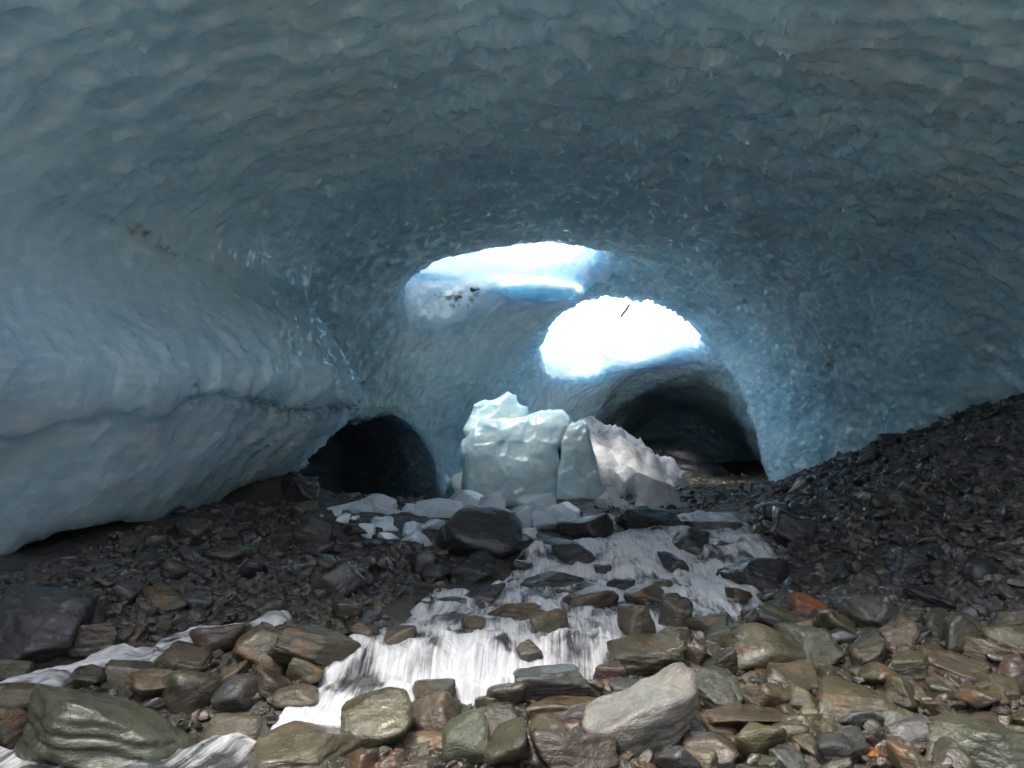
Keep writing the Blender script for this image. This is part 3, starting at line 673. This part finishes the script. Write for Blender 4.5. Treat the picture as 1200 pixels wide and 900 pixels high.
def place_hero(h, k):
    cx, cy, w_, h_, col, roll, style, label, short = h
    g = px_land(cx, cy + .30 * h_)
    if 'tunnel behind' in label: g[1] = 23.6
    c = pt(cx, cy, g[1] + .10 * w_ / F * g[1])
    dist = c[1]; rx = w_ / 2 / F * dist * 1.12; H = h_ / 2 / F * dist * 1.12
    dep = math.atan2(CAM[2] - c[2], c[1]); ry = rx * (.85 if style != 's' else .8)
    ry = min(ry, H / max(math.sin(dep), .05) * .85)
    rz = math.sqrt(max(H * H - (ry * math.sin(dep)) ** 2, (.35 * H) ** 2)) / math.cos(dep)
    big = w_ > 60
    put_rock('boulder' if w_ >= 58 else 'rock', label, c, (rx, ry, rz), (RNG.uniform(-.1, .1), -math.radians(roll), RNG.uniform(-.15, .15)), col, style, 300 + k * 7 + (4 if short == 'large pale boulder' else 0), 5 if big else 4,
             'boulders and rocks of the stream and its banks', short)
for k, h in enumerate(HERO): place_hero(h, k)

# loose stones between them: individuals, the largest first
ZONES = [  # name, plan polygon from pixels, how many, radius range, colours, warm?
 ('in the right foreground', [(560, 905), (600, 830), (740, 790), (800, 745), (930, 715), (1210, 735), (1210, 905)], 92, (.075, .185), ['olive', 'dkolive', 'brown', 'olive', 'green', 'grey', 'olive', 'dkolive', 'tan']),
 ('in the left foreground', [(-10, 905), (-10, 800), (140, 790), (260, 765), (330, 720), (440, 705), (450, 745), (370, 815), (300, 850), (235, 842), (210, 905)], 24, (.065, .13), ['olive', 'dkolive', 'brown', 'tan', 'grey']),
 ('at the bottom edge', [(405, 905), (440, 850), (560, 830), (700, 850), (700, 905)], 14, (.06, .12), ['olive', 'brown', 'tan', 'dkolive']),
 ('on the left bank', [(0, 700), (110, 640), (230, 600), (330, 590), (470, 640), (560, 670), (470, 700), (440, 705), (330, 718), (150, 745), (0, 760)], 44, (.07, .20), ['dark', 'grey', 'dkolive', 'grey', 'brown', 'dark']),
 ('on the right scree', [(1210, 500), (1060, 530), (950, 575), (880, 610), (900, 700), (1010, 740), (1210, 740)], 26, (.08, .19), ['dark', 'dark', 'grey', 'dkolive']),
]
def shape_word(s): return {'r': 'rounded', 'a': 'angular', 's': 'flat', 'c': 'blocky'}[s]
CW = dict(olive='olive', dkolive='dark olive', brown='brown', grey='grey', dark='dark', pale='pale', tan='tan', rust='orange', green='greenish', red='reddish')
seed = 5000
for zn, pix, num, (r0, r1), cols in ZONES:
    P = np.array([px_land(min(max(a, -40), 1240), min(b, 915))[:2] for a, b in pix]); lo, hi = P.min(0), P.max(0); n = 0
    for _ in range(9000):
        if n >= num: break
        q = RNG.uniform(lo, hi)
        if poly_sd(q[0:1], q[1:2], P)[0] > 0: continue
        r = r0 + (r1 - r0) * (1 - n / num) ** 2.0 * RNG.uniform(.8, 1.05)
        if water_sd(q[0], q[1]) < .0: continue
        if any((q[0] - a) ** 2 + (q[1] - b) ** 2 < (.62 * c + .75 * r) ** 2 for a, b, c, _s in ROCKS): continue
        col = cols[int(RNG.integers(len(cols)))]; style = 'aaacsc'[int(RNG.integers(6))]
        rr = (r * RNG.uniform(.9, 1.3), r * RNG.uniform(.8, 1.1), r * (RNG.uniform(.55, .85) if style != 's' else .4))
        near = min(((q[0] - a) ** 2 + (q[1] - b) ** 2, s) for a, b, c, s in ROCKS if s)
        where = ('beside the ' + near[1]) if near[0] < .9 ** 2 else zn
        size = 'small' if r < r0 + .35 * (r1 - r0) else 'middling'
        label = f'{size} {CW[col]} {shape_word(style)} stone {where}'
        seed += 3; n += 1
        put_rock('stone', label, (q[0], q[1], float(ground_z(q[0], q[1])) + rr[2] * .45), rr, (RNG.uniform(-.4, .4), RNG.uniform(-.4, .4), RNG.uniform(0, 6.3)), col, style, seed, 4 if q[1] < 8 else 3, 'loose stones among the boulders')
print('rocks', len(ROCKS))

# rubble: thousands of small stones in one loose mass
def build_rubble():
    T = [rock_shape(9000 + k, 'acsrac'[k % 6], 3, 1.0) for k in range(10)]; t2 = [rock_shape(9100 + k, 'acasac'[k % 6], 2, 1.0) for k in range(14)]
    V, Fc, RID, WRM = [], [], [], []; base_i = 0
    RK = np.array([r[:3] for r in ROCKS])
    def scatter(P, num, r0, r1, warm, power, lvl3):
        nonlocal base_i
        lo, hi = P.min(0), P.max(0)
        q = RNG.uniform(lo, hi, (num * 3, 2)); q = q[poly_sd(q[:, 0], q[:, 1], P) < 0][:num]
        q = q[water_sd(q[:, 0], q[:, 1]) > -.03]; q = q[(noise2(q[:, 0] * .8, q[:, 1] * .8, 3, 51) > -.22) | (RNG.uniform(size=len(q)) < .30)]
        d2 = ((q[:, None, :] - RK[None, :, :2]) ** 2).sum(-1); q = q[(d2 > (.5 * RK[:, 2]) ** 2).all(1)]
        z = ground_z(q[:, 0], q[:, 1])
        r = r0 + (r1 - r0) * RNG.uniform(size=len(q)) ** power
        for k in range(len(q)):
            big = r[k] > lvl3
            v, f = (T if big else t2)[int(RNG.integers(len(T if big else t2)))]
            M = np.array(Euler((RNG.uniform(-.6, .6), RNG.uniform(-.6, .6), RNG.uniform(0, 6.3))).to_matrix(), np.float32)
            s = r[k] * np.array((RNG.uniform(.9, 1.4), RNG.uniform(.7, 1.05), RNG.uniform(.4, .8)), np.float32)
            V.append((v * s) @ M.T + np.array((q[k, 0], q[k, 1], z[k] + s[2] * .35), np.float32)); Fc.append(f + base_i); base_i += len(v)
            RID.append(np.full(len(v), RNG.uniform(), np.float32)); WRM.append(np.full(len(v), np.clip(warm + RNG.uniform(-.3, .3), 0, 1), np.float32))
    def zone(pix): return np.array([px_land(a, b)[:2] for a, b in pix])
    L = lambda a, b: np.array(a, float)
    scatter(zone([(1240, 470), (1060, 530), (950, 575), (880, 600), (880, 690), (960, 740), (1240, 740)]), 6500, .02, .105, .12, 2.1, .06)
    scatter(np.array([(5.0, 8.5), (9.2, 8.5), (8.6, 13), (7.2, 17), (5.2, 17.5), (4.6, 14)]), 3000, .02, .10, .12, 2.1, .06)
    scatter(zone([(-30, 690), (110, 640), (230, 600), (330, 585), (420, 620), (560, 640), (560, 675), (470, 700), (440, 710), (330, 722), (150, 750), (-30, 790)]), 4600, .018, .080, .40, 2.2, .055)
    scatter(zone([(540, 910), (600, 830), (740, 790), (800, 745), (930, 710), (1240, 730), (1240, 910)]), 2300, .018, .085, .85, 1.5, .03)
    scatter(zone([(-30, 910), (-30, 795), (140, 785), (260, 760), (330, 718), (440, 705), (460, 745), (370, 820), (300, 855), (235, 845), (210, 910)]), 1100, .016, .070, .75, 1.6, .03)
    scatter(zone([(390, 910), (440, 850), (560, 830), (720, 850), (720, 910)]), 700, .014, .06, .85, 1.6, .025)
    scatter(np.array([(1.5, 13.6), (4.5, 13.6), (6.8, 18), (6.6, 24), (3.0, 24), (2.0, 18)]), 1500, .025, .09, .6, 2.2, .2)
    scatter(np.array([(-5.2, 12.6), (.8, 12.0), (1.2, 13.6), (-.5, 15.5), (-5, 17)]), 1500, .02, .08, .25, 2.2, .2)
    scatter(np.array([(3.1, 3.2), (7.5, 3.2), (8.2, 9.0), (5.2, 8.2), (3.9, 6.2)]), 1800, .02, .11, .6, 1.8, .05)
    scatter(np.array([(-3.0, 3.4), (-6.5, 3.4), (-6.5, 8.0), (-4.6, 7.5), (-3.6, 5.2)]), 900, .02, .10, .5, 1.8, .05)
    o = mesh_obj('rubble', np.concatenate(V), np.concatenate(Fc), RUBBLE, smooth_shade=False, attrs={'rid': np.concatenate(RID), 'warm': np.concatenate(WRM)})
    tag(o, 'countless small wet stones and gravel of the banks and scree', 'rubble', kind='stuff')
    print('rubble verts', base_i)
build_rubble()
# ------------------------------------------------------------------ fallen ice and the snowbank
def outline_block(name, pix, y, thick, mat, seed, lean=0.0, rough=1.0, n=7):
    """a broken block: its outline at its own distance, rounded over its own thickness, with a broken surface"""
    P = np.array(pix, float); c = P.mean(0)
    # resample the outline evenly
    Q = np.concatenate([P, P[:1]]); s = np.r_[0, np.cumsum(np.hypot(*np.diff(Q, axis=0).T))]; t = np.linspace(0, s[-1], 97)[:-1]
    R = np.stack([np.interp(t, s, Q[:, 0]), np.interp(t, s, Q[:, 1])], 1)
    o0 = pt(c[0], P[:, 1].max(), y); V = []; ks = np.linspace(-1, 1, n * 2 + 1)
    prof = [(-1, .0), (-1.0, .35), (-1, .68), (-.93, .86), (-.8, .95), (-.5, 1), (0, 1.0), (.5, .99), (.8, .93), (.95, .8), (1, .6), (1, .3), (1, 0)]
    for d, sc in prof:
        for a, b in R:
            q = c + (np.array((a, b)) - c) * sc
            w = pt(q[0], q[1], y); V.append((w[0], y + d * thick / 2 + lean * (w[2] - o0[2]), w[2]))
    V = np.array(V, np.float32) - o0.astype(np.float32); m = len(R); Fq = []
    for i in range(len(prof) - 1):
        for j in range(m): Fq.append((i * m + j, i * m + (j + 1) % m, (i + 1) * m + (j + 1) % m, (i + 1) * m + j))
    o = mesh_obj(name, V, np.array(Fq), mat)
    md = o.modifiers.new('s', 'SUBSURF'); md.levels = md.render_levels = 1; rm = o.modifiers.new('r', 'REMESH'); rm.mode = 'VOXEL'; rm.voxel_size = .04; dg = bpy.context.evaluated_depsgraph_get(); e = o.evaluated_get(dg)
    me = bpy.data.meshes.new_from_object(e); o.modifiers.clear(); old = o.data; o.data = me; bpy.data.meshes.remove(old)
    k = len(me.vertices); co = np.empty(k * 3, np.float32); me.vertices.foreach_get('co', co); co = co.reshape(-1, 3)
    no = np.empty(k * 3, np.float32); me.vertex_normals.foreach_get('vector', no); no = no.reshape(-1, 3)
    b1, b2, vec, rid = cells(co * (2.6, 2.6, 2.2) + seed, seed); ed = np.sqrt(b2) - np.sqrt(b1)
    d = rough * (.12 * fbm(co * 1.3 + seed, 3, seed) - .05 * (1 - np.clip(b1, 0, 1)) + .13 * (rid - .5) * smooth(0, .10, ed) + .02 * fbm(co * 7, 3, seed + 5))
    co = co + no * d[:, None]; me.vertices.foreach_set('co', co.ravel()); me.update(); me.polygons.foreach_set('use_smooth', np.ones(len(me.polygons), bool))
    o.location = o0
    return o
b = outline_block('ice_block', [(538, 520), (546, 503), (562, 489), (600, 488), (640, 479), (662, 478), (671, 490), (667, 515), (656, 527), (659, 560), (654, 600), (600, 606), (560, 604), (541, 580)], 16.7, 1.3, CHUNK, 3, .42, .6)
tag(b, 'largest fallen ice block, broad and pale blue, in the middle of the cave', 'ice block', 'fallen blocks of ice in the middle of the cave')
b = outline_block('ice_block', [(542, 505), (552, 474), (580, 464), (596, 457), (606, 464), (609, 472), (622, 473), (624, 486), (612, 505), (590, 520), (555, 520)], 17.5, .8, CHUNK, 5, .3, .8)
tag(b, 'ragged white topped ice block rising behind the largest block', 'ice block', 'fallen blocks of ice in the middle of the cave')
b = outline_block('ice_block', [(655, 512), (666, 497), (690, 492), (697, 520), (704, 560), (714, 612), (690, 618), (655, 616), (646, 585), (651, 555), (656, 535)], 16.4, .9, CHUNK, 8, .36, .5)
tag(b, 'tall narrow ice slab leaning on the right side of the largest block', 'ice block', 'fallen blocks of ice in the middle of the cave')
ICEBITS = [
 (404, 606, 50, 22, 'long thin ice slab at the left end of the ice chunks'), (430, 596, 52, 18, 'low ice slab at the foot of the dark tunnel'), (446, 606, 40, 20, 'ridged ice chunk left of the square ice chunk'), (381, 620, 26, 18, 'ice chunk on its own beside the grey wedge of rock'),
 (458, 613, 20, 24, 'small square upright ice chunk'), (484, 612, 36, 20, 'flat bright ice chunk right of the square upright one'), (482, 628, 56, 22, 'wide ice slab at the front left of the ice chunks'), (500, 637, 40, 16, 'lowest ice chunk beside the dark gravel'),
 (515, 600, 52, 24, 'large pale ice chunk behind the big dark boulder, on the left'), (546, 590, 50, 22, 'large ice chunk touching the foot of the largest block'), (520, 618, 36, 26, 'bright ice chunk just left of the big dark boulder'), (597, 588, 26, 26, 'tall ice chunk standing in front of the largest block'),
 (575, 596, 34, 22, 'ice chunk peeping over the top of the big dark boulder'), (606, 612, 34, 26, 'white ice chunk right of the big dark boulder'), (630, 601, 42, 28, 'pale blue ice chunk under the largest block'), (660, 608, 36, 26, 'white scalloped ice chunk at the right end of the chunks'),
 (640, 616, 40, 20, 'white ice chunk lying on the gravel at the front right'), (480, 600, 16, 14, 'tiny ice chunk at the edge of the dark tunnel'), (636, 592, 12, 7, 'tiniest ice chip on the pale blue chunk'), (512, 646, 20, 8, 'small ice sliver in front of the ice chunks'), (640, 630, 14, 8, 'small ice sliver among dark gravel on the right')]
for k, (cx, cy, w_, h_, lab) in enumerate(ICEBITS):
    g = px_land(cx, cy + .35 * h_); c = pt(cx, cy, max(g[1], 11.6) + .1); s = c[1] / F
    p, f = rock_shape(700 + k * 5, 'i', 4, .25, (w_ / 2 * s * 1.15, w_ / 2 * s * .85, h_ / 2 * s * 1.45))
    o = mesh_obj('ice_chunk', p, f, SHARD, smooth_shade=False); o.location = c; o.rotation_euler = (RNG.uniform(-.3, .3), RNG.uniform(-.35, .35), RNG.uniform(-.8, .8))
    tag(o, lab, 'ice chunk', 'broken chunks of ice in front of the fallen blocks')

for k in range(34):
    t_ = RNG.uniform(); cx = 395 + 275 * t_; cy = 612 + 16 * math.sin(t_ * 3.1) + RNG.uniform(-14, 12); g = px_land(cx, cy)
    if g[1] > 15.5: continue
    a = RNG.uniform(.06, .16); p, f = rock_shape(1400 + k * 3, 'i', 3, .2, (a * 1.3, a * .8, a * RNG.uniform(.4, .8)))
    o = mesh_obj('ice_shard', p, f, SHARD, smooth_shade=False); o.location = (g[0], g[1], g[2] + .03); o.rotation_euler = (RNG.uniform(-.5, .5), RNG.uniform(-.5, .5), RNG.uniform(0, 6))
    tag(o, 'small broken shard of ice scattered among the larger ice chunks', 'ice shard', 'small ice shards among the chunks')

def snowbank():
    nr, na = 46, 120; rr = np.linspace(0, 1, nr); aa = np.linspace(0, 2 * np.pi, na, endpoint=False)
    R, A = np.meshgrid(rr, aa, indexing='ij'); R_ = 3.0 * (1 + .10 * np.sin(3 * A + 1) + .07 * np.sin(7 * A))
    X, Y = 1.75 + R * R_ * .78 * np.cos(A), 19.3 + R * R_ * .95 * np.sin(A)
    h = 1.80 * (1 - R) ** .95
    Z = .45 + h + smooth(0, .1, 1 - R) * (.30 * noise2(X * 1.1, Y * 1.1, 4, 70) + .26 * np.abs(noise2(X * 2.4, Y * 2.4, 4, 71)) + .10 * np.round(2.2 * noise2(X * 1.9, Y * 1.9, 3, 72))) - .35 * smooth(.9, 1, R)
    V = np.stack([X, Y, Z], -1).reshape(-1, 3); i = np.arange(nr * na).reshape(nr, na); n = np.roll(i, -1, 1)
    top = np.stack([i[:-1], i[1:], n[1:], n[:-1]], -1).reshape(-1, 4)
    V2 = V.copy(); V2[:, 2] = -.1; bot = top[:, ::-1] + len(V)
    rim = np.stack([i[-1], i[-1] + len(V), n[-1] + len(V), n[-1]], -1)
    o = mesh_obj('snowbank', np.concatenate([V, V2]), np.concatenate([top, bot, rim]), SNOW)
    return tag(o, 'dirty white snowbank under the right skylight behind the ice blocks', 'snowbank')
snowbank()
for k, (cx, cy, w_, h_, y, lab) in enumerate([(772, 588, 66, 42, 14.9, 'dirty snow block tilted at the foot of the snowbank'), (716, 596, 34, 34, 14.7, 'snow lump between the narrow ice slab and the tilted snow block')]):
    c = pt(cx, cy, y); s = y / F; p, f = rock_shape(800 + k * 9, 'c', 5, 1.4, (w_ / 2 * s * 1.1, .5, h_ / 2 * s * 1.15))
    o = mesh_obj('snow_block', p, f, SNOW); o.location = c; o.rotation_euler = (.1, math.radians(18 - 30 * k), .2); tag(o, lab, 'snow block')

def stick():
    """a thin dark stick on the snow of the right skylight"""
    a, b = pt(728, 371, 22.2), pt(738, 357, 22.6); n = 7; V = []; Fq = []
    ax_ = (b - a) / np.linalg.norm(b - a); u = np.cross(ax_, (0, 1, 0)); u /= np.linalg.norm(u); w = np.cross(ax_, u)
    for i in range(9):
        t = i / 8; c = a + (b - a) * t + u * .006 * math.sin(t * 9); r = .045 * (1 - .6 * abs(t - .4))
        for k in range(n): V.append(c - a + r * (u * math.cos(2 * math.pi * k / n) + w * math.sin(2 * math.pi * k / n)))
    for i in range(8):
        for k in range(n): Fq.append((i * n + k, i * n + (k + 1) % n, (i + 1) * n + (k + 1) % n, (i + 1) * n + k))
    Fq += [tuple(range(n))[::-1], tuple(range(8 * n, 9 * n))]
    o = mesh_obj('stick', V, Fq, ROCK); o.location = a; o.color = (.03, .03, .03, .2); return tag(o, 'thin dark stick across the bright right skylight', 'stick')
stick()
g = on_ice(556, 341); p, f = rock_shape(951, 'a', 4, 1.0, (.12, .09, .07)); o = mesh_obj('stone', p, f, ROCK); o.location = g + (0, 0, .04); o.color = (.07, .065, .06, .3)
tag(o, 'dark stone melted out on the lower rim of the left skylight', 'rock')
# ------------------------------------------------------------------ camera, light
cd = bpy.data.cameras.new('camera'); cam = bpy.data.objects.new('camera', cd); COL.objects.link(cam)
cd.sensor_width = 36; cd.lens = F / 1200 * 36; cd.clip_end = 3000; cd.clip_start = .05
cam.location = CAM; cam.rotation_euler = (math.pi / 2 + PITCH, 0, 0); scene.camera = cam
SUN_EL, SUN_AZ = math.radians(71), math.radians(232)           # azimuth clockwise from +Y (the view direction)
sd = bpy.data.lights.new('sun', 'SUN'); sd.energy = .55; sd.angle = math.radians(13); sd.color = (1, .95, .87)
so = bpy.data.objects.new('sun', sd); COL.objects.link(so)
dirv = Vector((math.sin(SUN_AZ) * math.cos(SUN_EL), math.cos(SUN_AZ) * math.cos(SUN_EL), math.sin(SUN_EL)))
so.rotation_euler = dirv.to_track_quat('Z', 'Y').to_euler(); so.location = (0, 0, 30)
w = bpy.data.worlds.new('World'); scene.world = w; w.use_nodes = True; nt = w.node_tree; nt.nodes.clear()
sky = nt.nodes.new('ShaderNodeTexSky'); sky.sky_type = 'NISHITA'; sky.sun_disc = False; sky.sun_elevation = SUN_EL; sky.sun_rotation = SUN_AZ
sky.altitude = 1800; sky.air_density = .4; sky.dust_density = 8.0; sky.ozone_density = .25
bg = nt.nodes.new('ShaderNodeBackground'); bg.inputs[1].default_value = .12
wo = nt.nodes.new('ShaderNodeOutputWorld'); hs = nt.nodes.new('ShaderNodeHueSaturation'); hs.inputs['Saturation'].default_value = .62; nt.links.new(sky.outputs[0], hs.inputs['Color']); nt.links.new(hs.outputs[0], bg.inputs[0]); nt.links.new(bg.outputs[0], wo.inputs[0])
scene.view_settings.view_transform = 'Standard'; scene.view_settings.look = 'None'; scene.view_settings.gamma = 1; scene.view_settings.use_curve_mapping = False
scene.view_settings.exposure = 2.65
cy = scene.cycles; cy.use_denoising = True; cy.denoiser = 'OPENIMAGEDENOISE'; cy.max_bounces = 8; cy.diffuse_bounces = 5; cy.glossy_bounces = 2; cy.transmission_bounces = 4
cy.transparent_max_bounces = 12; cy.sample_clamp_indirect = 3; cy.sample_clamp_direct = 5; cy.caustics_reflective = False; cy.caustics_refractive = False
cy.use_adaptive_sampling = True; cy.adaptive_threshold = .04
